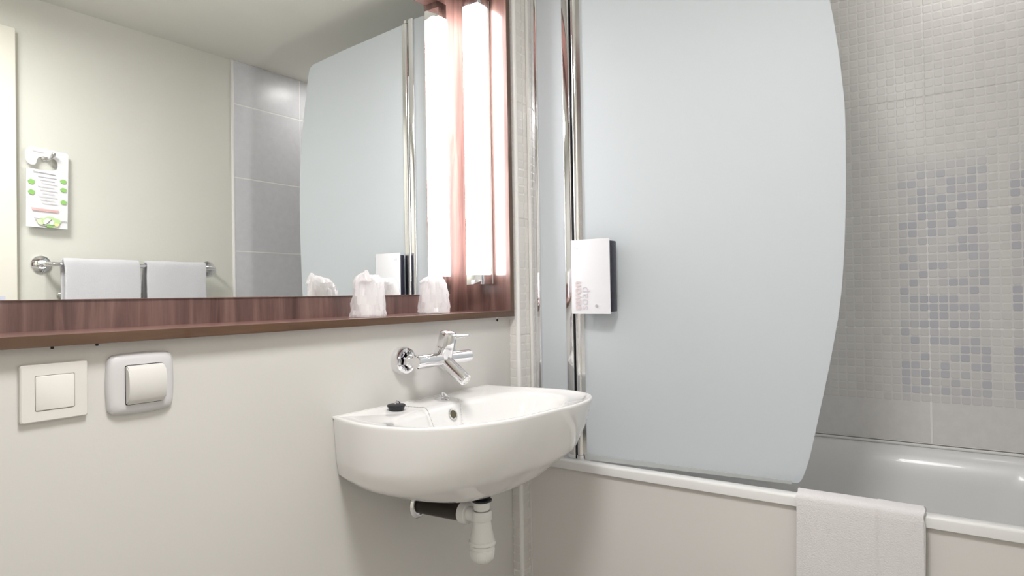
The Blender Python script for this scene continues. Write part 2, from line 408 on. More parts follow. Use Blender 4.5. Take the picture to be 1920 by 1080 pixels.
# lamp on the inner face of the frame's right side
lp = thing('wall_lamp', (XI, 1.162, .031), 'upright white strip lamp glowing inside the right side of the wooden mirror frame', 'lamp')
LX0, LX1, LY0, LY1 = 1.4742, 1.5195, 1.1338, 1.1905
obj('diffuser', box(BM(), LX0, LX1, LY0, LY1, .0597, .8504, .002, 2), M_GLOW, lp, label='glowing white diffuser')
for z0, z1 in ((.030, .0592), (.8509, .879)):
    obj('end_cap', box(BM(), LX0 - .0004, 1.5262, LY0 - .0004, LY1 + .0004, z0, z1, .0012, 2), M_CHROME, lp, label='polished chrome end cap')
obj('mounting_base', box(BM(), 1.5197, XI - .0002, LY0 + .003, LY1 - .003, .032, .877, .001, 1), M_WHITEP, lp)

# ------------------------------------------------------------------ bathtub
XR, XP = 1.5988, 1.6088
bt = thing('bathtub', (1.95, .38, ZF), 'white built-in bathtub with a flat front rim and beige side panel', 'bathtub')
def R4(x0, x1, y0, y1, r, z): return [(x, y, z) for x, y in rrect(x0, x1, y0, y1, r, 8)]
yb0, yb1, xb1 = YC + .008, YS - .0005, XB - .008
tub = [R4(XR + .004, xb1, yb0, yb1, .004, -.505), R4(XR, xb1, yb0, yb1, .004, -.503), R4(XR, xb1, yb0, yb1, .004, -.4845),
       R4(XR + .0015, xb1, yb0, yb1, .004, -.4800), R4(XR + .006, xb1, yb0, yb1, .004, -.478), R4(XR + .028, xb1 - .018, yb0 + .04, yb1 - .04, .05, -.4782),
       R4(XR + .036, xb1 - .028, yb0 + .05, yb1 - .05, .08, -.484), R4(XR + .045, xb1 - .045, yb0 + .06, yb1 - .06, .11, -.50), R4(XR + .055, xb1 - .058, yb0 + .08, yb1 - .075, .14, -.56),
       R4(XR + .075, xb1 - .078, yb0 + .15, yb1 - .09, .15, -.72), R4(XR + .10, xb1 - .10, yb0 + .22, yb1 - .11, .16, -.81),
       R4(XR + .15, xb1 - .15, yb0 + .30, yb1 - .17, .15, -.85), R4(XR + .25, xb1 - .25, yb0 + .45, yb1 - .35, .08, -.86)]
obj('tub_shell', rings_mesh(BM(), tub, False, True), M_ENAMEL, bt, smooth=50, recalc=False)
obj('side_panel', box(BM(), XP, XP + .012, yb0, yb1, ZF, -.5055, .001, 1), M_PANEL, bt, smooth=None, label='flat beige side panel under the rim')
obj('silicone_joint', box(BM(), XP - .002, XP - .0001, yb1 - .004, yb1 + .0003, ZF, -.5055), M_SILICONE, bt, smooth=None)
obj('silicone_joint', tube(BM(), [(xb1 - .0035, yb0, -.4735), (xb1 - .0035, yb1, -.4735)], .0046, 10), M_SILICONE, bt)

# ------------------------------------------------------------------ shower screen
XS = 1.6335; PY, PX = .905, XS
ss = thing('shower_screen', (XS, .9, -.478), 'tall frosted bath screen with a rounded free edge and chrome hinge post', 'shower screen')
ZB, ZTP = -.4775, .962
obj('wall_profile', box(BM(), XS - .010, XS + .012, 1.0288, YS - .0014, ZB, ZTP, .0025, 3), M_CHROME, ss, label='chrome profile along the tiles')
obj('seal_line', box(BM(), XS - .0125, XS - .0101, 1.0575, YS - .0014, ZB, ZTP), M_SILICONE, ss, smooth=None)
obj('fixed_pane', box(BM(), XS - .003, XS + .003, .941, 1.0300, ZB, ZTP - .003), M_FROST, ss, smooth=None, label='narrow fixed frosted pane')
obj('hinge_profile', box(BM(), XS - .010, XS + .012, .9185, .9423, ZB, ZTP, .0025, 3), M_CHROME, ss, label='flat chrome hinge profile')
obj('gap_strip', box(BM(), XS - .007, XS + .007, .9155, .9184, ZB, ZTP - .01), M_BLACK, ss, smooth=None, label='dark strip in the gap beside the hinge post')  # dark strip set between hinge profile and round post
po = obj('pole', tube(BM(), [(PX, PY, ZB + .012), (PX, PY, ZTP - .012)], .0102, 28), M_CHROME, ss, label='round chrome hinge post')
obj('post_foot', lathe(BM(), [(0, 0), (.0125, 0), (.0125, .012), (0, .012)], (PX, PY, ZB - .0003), (0, 0, 1), 24), M_CHROME, po)
obj('post_cap', lathe(BM(), [(0, 0), (.0112, 0), (.0112, .011), (0, .013)], (PX, PY, ZTP - .0115), (0, 0, 1), 24), M_CHROME2, po)
AL = math.radians(5.5)
def pane(s, z, d): return (PX + math.sin(AL) * s + math.cos(AL) * d, PY - math.cos(AL) * s + math.sin(AL) * d, z)
curve_pts = [(.012, -.4665), (.540, -.4715), (.562, -.4730), (.577, -.4705), (.588, -.4510), (.6034, -.3989), (.629, -.280), (.655, -.151), (.676, -.0233), (.687, .116), (.692, .2427), (.6935, .344), (.693, .433),
             (.687, .520), (.680, .588), (.668, .680), (.648, .780), (.624, .880), (.613, .920), (.603, .9400), (.585, .9485), (.555, .9510), (.38, .9550), (.012, .9535)]
# smooth the free edge with a Catmull-Rom pass
def catmull(P, n=6):
    out = []
    for i in range(len(P) - 1):
        p0, p1, p2, p3 = P[max(i - 1, 0)], P[i], P[i + 1], P[min(i + 2, len(P) - 1)]
        for k in range(n):
            t = k / n
            out.append(tuple(.5 * ((2 * b_) + (-a + c) * t + (2 * a - 5 * b_ + 4 * c - d) * t * t + (-a + 3 * b_ - 3 * c + d) * t ** 3) for a, b_, c, d in zip(p0, p1, p2, p3)))
    return out + [P[-1]]
edge = [curve_pts[0]] + catmull(curve_pts[1:-1]) + [curve_pts[-1]]
obj('swing_pane', prism(BM(), edge, pane, -.003, .003), M_FROST, ss, smooth=None, label='large curved frosted swing pane')
obj('bottom_seal', prism(BM(), [(.014, -.4768), (.560, -.4768), (.560, -.4690), (.014, -.4620)], pane, -.0052, .0052), M_SEAL, ss, smooth=None, label='translucent strip along the bottom')
obj('pane_clamp', prism(BM(), [(.006, -.462), (.020, -.462), (.020, .954), (.006, .954)], pane, -.006, .006), M_CHROME2, ss, smooth=None)

# ------------------------------------------------------------------ soap dispenser hanging on the hinge post
sd = thing('soap_dispenser', (1.60, .838, -.058), 'flat white and black soap dispenser fixed on the hinge post of the bath screen', 'dispenser')
obj('body', box(BM(), 1.5885, 1.6225, .7765, .888, -.052, .143, .003, 2), M_BLACKP, sd, label='gloss black body')
b = BM(); n = 14; A = []; B2 = []
for k in range(n + 1):
    t = k / n; y = .901 - t * (.901 - .7805); bow = .004 * (1 - (2 * t - 1) ** 2)
    A.append((1.5870 - bow, y)); B2.append((1.5882, y))
ring = A + B2[::-1]
prism(b, ring, lambda u, v, d: (u, v, d), -.0578, .1495)
pl = obj('front_plate', b, M_PLATE, sd, label='slightly bowed white front plate with soap lettering')
def letter(s, size, y, z, m, rot90=False, bold=0., flip=False):
    me = text_mesh(s, size, bold=bold); me.materials.append(m)
    # text plane faces -x: its x axis runs to -y, or upwards when turned
    if rot90: mt = Matrix(((0, 0, -1, 0), (0, 1, 0, 0), (1, 0, 0, 0), (0, 0, 0, 1)))
    else: mt = Matrix(((0, 0, -1, 0), (-1, 0, 0, 0), (0, 1, 0, 0), (0, 0, 0, 1)))
    if rot90: mt = Matrix(((0, 0, -1, 0), (0, 1, 0, 0), (1, 0, 0, 0), (0, 0, 0, 1)))
    me.transform(mt)
    t = min(1, max(0, (.901 - y) / .1205)); x = 1.5870 - .004 * (1 - (2 * t - 1) ** 2) - .0009
    o = bpy.data.objects.new('lettering', me); link(o, pl, (x, y, z)); return o
letter('savon', .036, .869, -.048, M_TXT, True, .0007)
letter('soap', .036, .8475, -.048, M_TXT2, True, -.0003)
letter('Campanile', .0105, .889, .124, M_GREY)
b = lathe(BM(), [(0, 0), (.0042, 0), (.0042, .0004), (0, .0004)], (1.5823, .8205, -.036), (-1, 0, 0), 14)
obj('leaf_mark', b, M_GREY, pl)

# ------------------------------------------------------------------ wash basin
CX, CY = 1.182, .92
ZR = -.2541
half = [(.9041, 1.0990), (.8935, 1.061), (.8800, .998), (.8795, .945), (.8960, .879), (.9260, .8345), (.9830, .789), (1.0714, .7523), (1.140, .7395), (1.207, .7329), (1.262, .7265), (1.314, .7245),
        (1.360, .7295), (1.3938, .7395), (1.425, .756), (1.448, .7760), (1.470, .8190), (1.4775, .870), (1.4745, .930), (1.462, 1.000), (1.452, 1.060), (1.449, 1.0990)]
front = catmull(half, 5)
nb = 24
back = [(1.449 + (.9041 - 1.449) * k / nb, 1.0990) for k in range(1, nb)]
OUT = front + back; NO = len(OUT); nf = len(front)
def level(z, fx, fy, g=1.0, gz=0):
    r = []
    for (x, y) in OUT:
        X = CX + (x - CX) * fx; Y = 1.099 - (1.099 - y) * fy
        t = max(0, min(1, (x - CX) / .25)); q = g + (1 - g) * .26 * t * t * (3 - 2 * t) * min(1, max(0, (g - .5) * 4))
        X = CX + (X - CX) * q; Y = CY + (Y - CY) * q
        r.append((X, Y, z))
    return r
def inset(d, z):
    r = []
    for i, (x, y) in enumerate(OUT):
        v = Vector((CX - x, CY - y)); l = v.length; v /= l
        r.append((x + v.x * d, min(y + v.y * d, 1.099), z))
    return r
def bowl(rx, ryf, ryb, cy, z, p=2.3):
    r = []
    for (x, y) in OUT:
        a = math.atan2(y - CY, x - CX); c, s = math.cos(a), math.sin(a)
        ry = ryb if s > 0 else ryf
        k = (abs(c / rx) ** p + abs(s / ry) ** p) ** (-1 / p)
        r.append((CX + c * k, cy + s * k, z))
    return r
LV = [(-.4640, .80, .80, .10), (-.4600, .80, .80, .34), (-.4480, .82, .79, .56), (-.4320, .86, .79, .735), (-.4145, .90, .80, .86), (-.398, .94, .83, .95), (-.3785, .965, .875, .998), (-.345, .98, .92, 1), (-.31, .99, .962, 1), (-.28, .996, .985, 1), (-.262, 1, .998, 1)]
rings = [level(z, fx, fy, g) for z, fx, fy, g in LV]
rings += [inset(0, ZR - .004), inset(.0008, ZR - .0012), inset(.003, ZR), inset(.009, ZR), inset(.0125, ZR - .0018)]
rings += [bowl(.262, .163, .108, CY, ZR - .006, 2.6), bowl(.250, .158, .098, CY, ZR - .010, 2.5), bowl(.240, .152, .090, CY, ZR - .022, 2.4), bowl(.225, .142, .083, CY, ZR - .05, 2.3),
          bowl(.195, .122, .074, CY, ZR - .09, 2.2), bowl(.140, .085, .060, CY, ZR - .118, 2), bowl(.06, .045, .040, CY, ZR - .128, 2), bowl(.022, .022, .022, CY, ZR - .130, 2)]
# where an inner ring would cross the rim, hold it inside
lim = inset(.0135, 0)
for r in rings[-8:]:
    for i, (x, y, z) in enumerate(r):
        lx, ly = lim[i][0] - CX, lim[i][1] - CY
        if (x - CX) ** 2 + (y - CY) ** 2 > (lx * lx + ly * ly): r[i] = (lim[i][0], lim[i][1], z)
wb = thing('wash_basin', (CX, 1.0990, -.4645), 'white glazed wall-hung wash basin below the chrome tap', 'basin')
obj('bowl', rings_mesh(BM(), rings, True, True), M_CERAMIC, wb, smooth=60)
obj('drain_grid', lathe(BM(), [(0, .003), (.020, .003), (.024, .001), (.024, 0)], (CX, CY, ZR - .1295), (0, 0, 1), 28), M_CHROME, wb, label='chrome drain ring')
obj('overflow', lathe(BM(), [(0, .002), (.0095, .002), (.0125, .0035), (.0135, 0)], (CX + .003, 1.006, ZR - .032), (0, -1, .35), 24), M_CHROME2, wb, label='overflow ring in the back of the bowl')
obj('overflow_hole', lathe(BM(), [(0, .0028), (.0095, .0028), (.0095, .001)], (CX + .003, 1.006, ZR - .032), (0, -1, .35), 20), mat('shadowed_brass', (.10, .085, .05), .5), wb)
# chain stay on the deck
st = obj('chain_stay', lathe(BM(), [(0, 0), (.019, 0), (.019, .0015), (.012, .005), (.005, .008), (0, .009)], (1.205, 1.056, ZR - .0035), (0, 0, 1), 24), M_CHROME, wb, label='chrome chain stay on the basin deck')
b = BM(); tube(b, [(1.205, 1.056, ZR + .004), (1.205, 1.056, ZR + .0135), (1.209, 1.052, ZR + .012), (1.213, 1.047, ZR + .004)], .0022, 10)
obj('stay_hook', b, M_CHROME, st)
obj('joint_sealant', prism(BM(), [(.9015, ZR + .0004), (1.4505, ZR + .0004), (1.4505, ZR - .0035), (.9015, ZR - .0035)], lambda u, v, d: (u, d, v), 1.0965, 1.0999), M_SILICONE, wb, smooth=None)

# rubber plug lying on the deck, with its bead chain
pg = thing('basin_plug', (1.043, 1.052, ZR - .004), 'black rubber plug on a bead chain lying at the left of the basin deck', 'plug')
obj('stopper', lathe(BM(), [(0, 0), (.0165, 0), (.0190, .0085), (.0205, .009), (.0205, .0125), (.0185, .0135), (0, .0135)], (1.043, 1.052, ZR - .004), (0, 0, 1), 32), M_BLACK, pg, label='black rubber stopper')
obj('ring', tube(BM(), [(1.043 + .007 * math.cos(a) + .002, 1.052 - .002, ZR + .0105 + .006 * math.sin(a)) for a in [math.pi * k / 8 for k in range(9)]], .0017, 8), M_CHROME, pg, label='small chrome ring')
def beads(pts, r=.0015):
    P = catmull(pts, 8); b = BM(); tube(b, P, .0006, 6)
    acc = 0; last = Vector(P[0])
    for p in P:
        p = Vector(p)
        if (p - last).length >= .0040:
            lathe(b, [(0, -r), (r * .85, -r * .5), (r, 0), (r * .85, r * .5), (0, r)], p, (0, 0, 1), 8); last = p
    return b
c1 = [(1.053, 1.048, ZR + .009), (1.066, 1.040, ZR + .002), (1.080, 1.018, ZR - .0005), (1.085, .998, ZR - .004), (1.075, .965, ZR - .045), (1.09, .94, ZR - .10), (1.11, .93, ZR - .118)]
c2 = [(1.212, 1.047, ZR + .005), (1.224, 1.036, ZR - .001), (1.222, 1.014, ZR - .006), (1.205, .996, ZR - .035), (1.195, .975, ZR - .09), (1.17, .95, ZR - .118)]
obj('chain', beads(c1), M_CHROME2, pg); obj('chain', beads(c2), M_CHROME2, pg)

# ------------------------------------------------------------------ drain trap
TX, TY, TU = 1.156, .90, .005
tp = thing('bottle_trap', (TX, TY, -.610), 'white plastic bottle trap hanging under the basin on a black pipe', 'trap')
obj('tail_nut', lathe(BM(), [(0, 0), (.0175, 0), (.0185, .002), (.0185, .018), (.0170, .020), (0, .020)], (TX, TY, -.4925 + TU), (0, 0, 1), 32), M_WHITEP, tp)
obj('tail_gasket', lathe(BM(), [(0, 0), (.0235, 0), (.0235, .0034), (0, .0034)], (TX, TY, -.4724 + TU), (0, 0, 1), 28), M_BLACK, tp, label='black gasket under the bowl')
obj('inlet_tube', lathe(BM(), [(0, 0), (.0145, 0), (.0145, .02), (0, .02)], (TX, TY, -.502 + TU), (0, 0, 1), 28), M_WHITEP, tp)
obj('body', lathe(BM(), [(0, .088), (.0175, .088), (.0180, .096), (.0215, .096), (.0232, .093), (.0232, .0765), (.0222, .0745), (.0200, .0735), (.0222, .058), (.0250, .044), (.0275, .032), (.0280, .029), (.0305, .0285), (.0308, .0215), (.0288, .0208), (.0, .0208)], (TX, TY, -.590 + TU), (0, 0, 1), 40), M_WHITEP, tp)
cup = obj('cup', lathe(BM(), [(0, .0205), (.0280, .0205), (.0282, .013), (.0270, .0122), (.0285, .0112), (.0284, .004), (.0275, -.004), (.0235, -.013), (.0165, -.019), (.009, -.0215), (0, -.0225)], (TX, TY, -.591 + TU), (0, 0, 1), 40), M_WHITEP, tp)
for k in range(8):
    a = 2 * math.pi * k / 8 + .2; c, s = math.cos(a), math.sin(a)
    obj('grip_rib', tube(BM(), [(TX + .0286 * c, TY + .0286 * s, -.581 + TU), (TX + .0284 * c, TY + .0284 * s, -.589 + TU), (TX + .0262 * c, TY + .0262 * s, -.600 + TU)], .0011, 6), M_WHITEP, cup)
obj('side_outlet', tube(BM(), [(TX, TY + .012, -.5025), (TX, TY + .052, -.5035)], .0165, 24), M_WHITEP, tp)
obj('side_nut', lathe(BM(), [(0, 0), (.0225, 0), (.0245, .002), (.0245, .020), (.0215, .022), (0, .022)], (TX, TY + .036, -.503), (0, 1, -.01), 32), M_WHITEP, tp)
obj('waste_pipe', tube(BM(), [(TX, TY + .050, -.5035), (TX + .006, D - .001, -.5115)], .0205, 28), M_PIPE, tp, label='black waste pipe into the wall')
obj('wall_rosette', lathe(BM(), [(0, 0), (.0335, 0), (.0335, .003), (.029, .0075), (.0235, .0085), (.0225, .004), (0, .004)], (TX + .006, D - .0001, -.5115), (0, -1, 0), 36), M_CHROME, tp, label='chrome rosette on the wall')

# ------------------------------------------------------------------ tap
TZ, TYB = -.1535, 1.030
TC = 1.182
tapt = thing('mixer_tap', (TC, D, TZ), 'polished chrome wall mixer tap above the basin', 'tap')
for x in (TC - .075, TC + .075):
    r_ = obj('rosette', lathe(BM(), [(0, 0), (.0335, 0), (.0335, .006), (.0325, .016), (.0300, .0215), (.0245, .0225), (.0215, .019), (.0205, .012), (0, .012)], (x, D - .0001, TZ), (0, -1, 0), 44), M_CHROME, tapt)
    obj('union_nut', lathe(BM(), [(0, .0), (.0175, 0), (.0175, .018), (.015, .020), (0, .020)], (x, D - .014, TZ), (0, -1, 0), 6), M_CHROME, tapt)
    obj('inlet', tube(BM(), [(x, D - .03, TZ), (x, TYB + .012, TZ)], .0125, 24), M_CHROME, tapt)
obj('body_bar', lathe(BM(), [(0, 0), (.0135, 0), (.0158, .002), (.0158, .194), (.0135, .196), (0, .196)], (TC - .098, TYB, TZ), (1, 0, 0), 40), M_CHROME, tapt)
up = Vector((0, -.30, 1)).normalized(); c0 = Vector((TC, TYB, TZ + .002))
obj('cartridge_housing', lathe(BM(), [(0, -.012), (.0160, -.012), (.0210, .002), (.0210, .027), (.0195, .0285), (.0195, .0295), (0, .0295)], c0, up, 40), M_CHROME, tapt)
hd = obj('handle', lathe(BM(), [(0, .030), (.0205, .030), (.0218, .0315), (.0218, .058), (.0208, .0625), (.0160, .066), (.008, .0680), (0, .0685)], c0, up, 40), M_CHROME, tapt)
la = c0 + up * .0545 + Vector((0, -.014, 0))
obj('lever', tube(BM(), [la, la + Vector((0, -.018, .0005)), la + Vector((0, -.033, .002)), la + Vector((0, -.050, .004))], [.0055, .0048, .0042, .0030], 14), M_CHROME, hd)
obj('index_dot', lathe(BM(), [(0, 0), (.0022, 0), (.0022, .0008), (0, .0008)], c0 + up * .043 + Vector((.0025, -.0212, 0)), (0.1, -1, -.3), 10), M_DARK, hd)
sp0 = Vector((TC, TYB + .002, TZ - .002)); sd_ = Vector((0, -.80, -.52)).normalized()
so = obj('spout', tube(BM(), [sp0, sp0 + sd_ * .02, sp0 + sd_ * .075, sp0 + sd_ * .083], [.0178, .0176, .0156, .0146], 32), M_CHROME, tapt)
obj('aerator', lathe(BM(), [(0, .0), (.0122, 0), (.0122, .004), (.0098, .0045), (.009, .003), (0, .003)], sp0 + sd_ * .0815, sd_, 28), M_CHROME2, so)

# ------------------------------------------------------------------ switches
def switch(x0, x1, z0, z1, label, big):
    t = thing('light_switch', ((x0 + x1) / 2, D, z0), label, 'switch')
    fn = lambda u, v, d: (u, d, v)
    if not big:
        b = BM(); P = rrect(x0, x1, z0, z1, .003, 4); Q = rrect(x0 + .0015, x1 - .0015, z0 + .0015, z1 - .0015, .003, 4)
        I = rrect(x0 + .0175, x1 - .0175, z0 + .0155, z1 - .0165, .002, 4)
        rings_mesh(b, [[fn(u, v, D - .0001) for u, v in P], [fn(u, v, D - .0065) for u, v in P], [fn(u, v, D - .008) for u, v in Q], [fn(u, v, D - .0078) for u, v in I], [fn(u, v, D - .004) for u, v in I]], True, True)
        obj('plate', b, M_SWITCH, t, smooth=None)
        b = BM(); I2 = rrect(x0 + .0182, x1 - .0182, z0 + .0162, z1 - .0172, .002, 4); I3 = rrect(x0 + .0190, x1 - .0190, z0 + .017, z1 - .018, .002, 4)
        rings_mesh(b, [[fn(u, v, D - .0045) for u, v in I2], [fn(u, v, D - .0085) for u, v in I2], [fn(u, v, D - .0092) for u, v in I3]], True, True)
        obj('rocker', b, M_SWITCH, t)
    else:
        def bulge(x0, x1, z0, z1, k, r, n=10):     # outline with slightly bowed sides
            out = []
            for (u, v) in rrect(x0, x1, z0, z1, r, 6):
                cu, cv = (x0 + x1) / 2, (z0 + z1) / 2; hu, hv = (x1 - x0) / 2, (z1 - z0) / 2
                nu, nv = (u - cu) / hu, (v - cv) / hv
                out.append((u + k * nu * (1 - min(1, nv * nv)), v + k * nv * (1 - min(1, nu * nu))))
            return out
        def dense(P, m=5): return [(a[0] + (b_[0] - a[0]) * j / m, a[1] + (b_[1] - a[1]) * j / m) for a, b_ in zip(P, P[1:] + P[:1]) for j in range(m)]
        def bo(i, k): 
            P = dense(rrect(x0 + i, x1 - i, z0 + i, z1 - i, .010, 6)); cu, cv = (x0 + x1) / 2, (z0 + z1) / 2; hu, hv = (x1 - x0) / 2 - i, (z1 - z0) / 2 - i
            return [(u + k * (u - cu) / hu * (1 - ((v - cv) / hv) ** 2), v + k * (v - cv) / hv * (1 - ((u - cu) / hu) ** 2)) for u, v in P]
        ix0, ix1, iz0, iz1 = x0 + .0215, x1 - .0165, z0 + .0130, z1 - .0165
        I = dense(rrect(ix0, ix1, iz0, iz1, .004, 6))
        b = BM(); rings_mesh(b, [[fn(u, v, D - .0001) for u, v in bo(0, .003)], [fn(u, v, D - .006) for u, v in bo(0, .003)], [fn(u, v, D - .0105) for u, v in bo(.004, .003)], [fn(u, v, D - .0125) for u, v in bo(.010, .003)],
                                 [fn(u, v, D - .0125) for u, v in I], [fn(u, v, D - .008) for u, v in I]], True, True)
        obj('plate', b, M_SWITCH2, t, smooth=50)
        b = BM(); n = 16; e = .0008; cz = (iz0 + iz1) / 2; hz = (iz1 - iz0) / 2 - e
        prof = [(D - .0085, iz0 + e)] + [(D - .0125 - .014 * math.sqrt(max(0, 1 - (s * .97) ** 2)), cz + s * hz) for s in [-1 + 2 * k / n for k in range(n + 1)]] + [(D - .0085, iz1 - e)]
        prism(b, prof, lambda y, z, x: (x, y, z), ix0 + e, ix1 - e)
        bmesh.ops.bevel(b, geom=[ed for ed in b.edges if abs(ed.verts[0].co.x - ed.verts[1].co.x) < 1e-6 and min(ed.verts[0].co.y, ed.verts[1].co.y) < D - .009], offset=.0015, segments=2, affect='EDGES')
        obj('rocker', b, M_ROCK2, t, smooth=40, label='domed warm white rocker')
        obj('gap', prism(BM(), rrect(ix0 - .0004, ix1 + .0004, iz0 - .0004, iz1 + .0004, .004, 4), fn, D - .0126, D - .0123), M_DARK, t, smooth=None)
    return t
switch(.3465, .4325, -.1730, -.0898, 'flat square ivory switch, the left one of the two below the shelf', False)
switch(.4620, .5600, -.1790, -.0865, 'domed pale grey switch, the right one of the two below the shelf', True)

# ------------------------------------------------------------------ wrapped cups on the shelf
def wrapped_cup(x, y, label, seed, twist):
    rnd = random.Random(seed)
    t = thing('wrapped_cup', (x, y, ZT), label, 'cup', 'wrapped cups on the mirror shelf')
    obj('cup', lathe(BM(), [(.0345, 0), (.0355, .002), (.0345, .004), (.0255, .082), (.0235, .0845), (0, .085)], (x, y, ZT + .0008), (0, 0, 1), 32), M_CUP, t, label='upside-down plastic cup')
    b = BM(); n = 44; prof = [(.041, .0006), (.042, .006), (.0400, .016), (.039, .03), (.0365, .05), (.034, .066), (.0325, .078), (.030, .088), (.022, .0955), (.010, .098), (.0, .0985)]
    ph = [rnd.uniform(0, 6.28) for _ in range(8)]; R = []
    for j, (r, z) in enumerate(prof):
        ring = []
        for k in range(n if r > 0 else 1):
            a = 2 * math.pi * k / n
            cr = .0022 * math.sin(5 * a + ph[0] + z * 60) + .0016 * math.sin(9 * a + ph[1] - z * 90) + .0012 * math.sin(17 * a + ph[2] + z * 140) + .0017 * rnd.uniform(-1, 1)
            rr = max(.0, r + cr * (1.0 if z > .01 else .8)); zz = z + (.0022 * rnd.uniform(-1, 1) if 1 < j < 9 else 0)
            if j >= 6: zz += twist * .010 * math.cos(a - ph[3]) * (r / .03) + .004 * math.sin(3 * a + ph[4]) * (r / .03); 
            if j == 0: zz = .0006
            ring.append(b.verts.new((x + rr * math.cos(a), y + rr * math.sin(a), ZT + zz)))
        R.append(ring)
    for A, B_ in zip(R, R[1:]):
        for k in range(n):
            q = [A[k], A[(k + 1) % n]] + ([B_[(k + 1) % n], B_[k]] if len(B_) > 1 else [B_[0]]); b.faces.new(q)
    obj('wrapper', b, M_WRAP, t, smooth=14, label='crumpled translucent plastic wrapper')
    # gathered corner of the bag sticking out
    b = BM(); a0 = ph[3]; c, s = math.cos(a0), math.sin(a0)
    base = Vector((x + .026 * c, y + .026 * s, ZT + .084)); tip = Vector((x + .024 * c, y + .024 * s, ZT + .084 + .018 * twist + .006))
    rings_ = []
    for i in range(5):
        q = i / 4; p = base.lerp(tip, q); wr = .014 * (1 - q) + .0045
        rings_.append([tuple(p + Vector((math.cos(g) * wr * (1 + .25 * math.sin(3 * g + i)) * (.45 + .55 * abs(s)), math.sin(g) * wr * (.45 + .55 * abs(c)), .002 * math.sin(4 * g)))) for g in [2 * math.pi * k / 20 for k in range(20)]])
    rings_mesh(b, rings_, False, True); obj('wrapper_fold', b, M_WRAP, t, smooth=14)
wrapped_cup(1.0563, 1.1532, 'cup in crumpled clear wrapper on the shelf, standing farther left with its corner sticking up', 3, 1.0)
wrapped_cup(1.2820, 1.1480, 'smooth-topped wrapped cup on the shelf close beside the glowing lamp', 11, .25)

# ------------------------------------------------------------------ towels
def draped(name, path, y0, y1, along, th, mtl, parent=None, seed=1, label=None, wav=.0012, n=26, groove=None):
    """path: (a, z) profile; along: 'y' (profile in x) or 'x' (profile in y)"""
    if groove: n = 90
    rnd = random.Random(seed); P = catmull(path, 5); b = BM(); V = []
    ph = [rnd.uniform(0, 6) for _ in range(4)]
    for i, (a, z) in enumerate(P):
        row = []
        for k in range(n + 1):
            t = y0 + (y1 - y0) * k / n
            w_ = wav * (math.sin(3.1 * k / n * 3 + ph[0]) * .6 + math.sin(11 * k / n + ph[1] + i * .12) * .4 + .25 * rnd.uniform(-1, 1))
            ed = .0016 * math.sin(i * .55 + ph[2]) if k in (0, n) else 0
            if groove: w_ = w_ * .5 + (.0012 if groove[0] < t < groove[1] else -.0006 if t > groove[1] else 0)
            p = (a + w_, t + ed, z + w_ * .6) if along == 'y' else (t + ed, a + w_, z + w_ * .6)
            row.append(b.verts.new(p))
        V.append(row)
    for A, B_ in zip(V, V[1:]):
        for k in range(n): b.faces.new((A[k], A[k + 1], B_[k + 1], B_[k]))
    o = obj(name, b, mtl, parent, smooth=60)
    s = o.modifiers.new('thick', 'SOLIDIFY'); s.thickness = th; s.offset = 0
    v = o.modifiers.new('round', 'BEVEL'); v.width = th * .42; v.segments = 3; v.limit_method = 'ANGLE'; v.angle_limit = math.radians(60)
    if label: o['label'] = label
    return o
bx = XR
tw = thing('bath_towel', (bx - .01, .19, -.80), 'folded white terry towel hanging over the front rim of the bathtub', 'towel')
draped('towel_layer', [(bx + .062, -.66), (bx + .058, -.53), (bx + .0495, -.492), (bx + .034, -.4735), (bx + .012, -.4715), (bx - .004, -.4745), (bx - .0085, -.486), (bx - .0095, -.52), (bx - .010, -.70), (bx - .010, -.86)], .0690, .3190, 'y', .0105, M_TOWEL, tw, 5, groove=(.146, .1575))
obj('hem', box(BM(), bx - .0172, bx - .0140, .070, .0745, -.86, -.486, .001, 1), M_TOWEL, tw)

# towel rail and two towels on the opposite wall (seen in the mirror)
rl = thing('towel_rail', (1.27, YC, .0), 'chrome towel rail with round wall flanges on the wall across from the mirror', 'towel rail')
RY = YC + .068
for x in (.951, 1.5920):
    obj('wall_flange', lathe(BM(), [(0, 0), (.0335, 0), (.0325, .005), (.024, .0095), (.017, .011), (.015, .014), (0, .014)], (x, YC + .0001, .139), (0, 1, 0), 36), M_CHROME, rl)
obj('bar', tube(BM(), [(.951, YC + .008, .139), (.951, YC + .045, .139), (.955, YC + .060, .139), (.966, RY, .139), (.99, RY, .139), (1.55, RY, .139), (1.577, RY, .139), (1.588, YC + .060, .139), (1.592, YC + .045, .139), (1.592, YC + .008, .139)], .0082, 18), M_CHROME, rl)
obj('lower_bar', tube(BM(), [(1.0, YC + .006, .030), (1.0, YC + .028, .030), (1.01, YC + .034, .030), (1.55, YC + .034, .030), (1.56, YC + .028, .030), (1.56, YC + .006, .030)], .005, 12), M_CHROME2, rl)
for (x0, x1, lab, sd2) in ((.9960, 1.2635, 'wider white hand towel on the rail across from the mirror, at the door end', 21), (1.2890, 1.5370, 'narrower white hand towel on the rail across from the mirror, at the tile end', 22)):
    q = draped('hand_towel', [(RY - .020, -.22), (RY - .020, -.05), (RY - .0185, .10), (RY - .0145, .148), (RY, .1565), (RY + .0145, .148), (RY + .0185, .10), (RY + .020, -.05), (RY + .020, -.26)], x0, x1, 'x', .011, M_TOWELM, None, sd2)
    tag(q, lab, 'towel', 'hand towels on the rail')

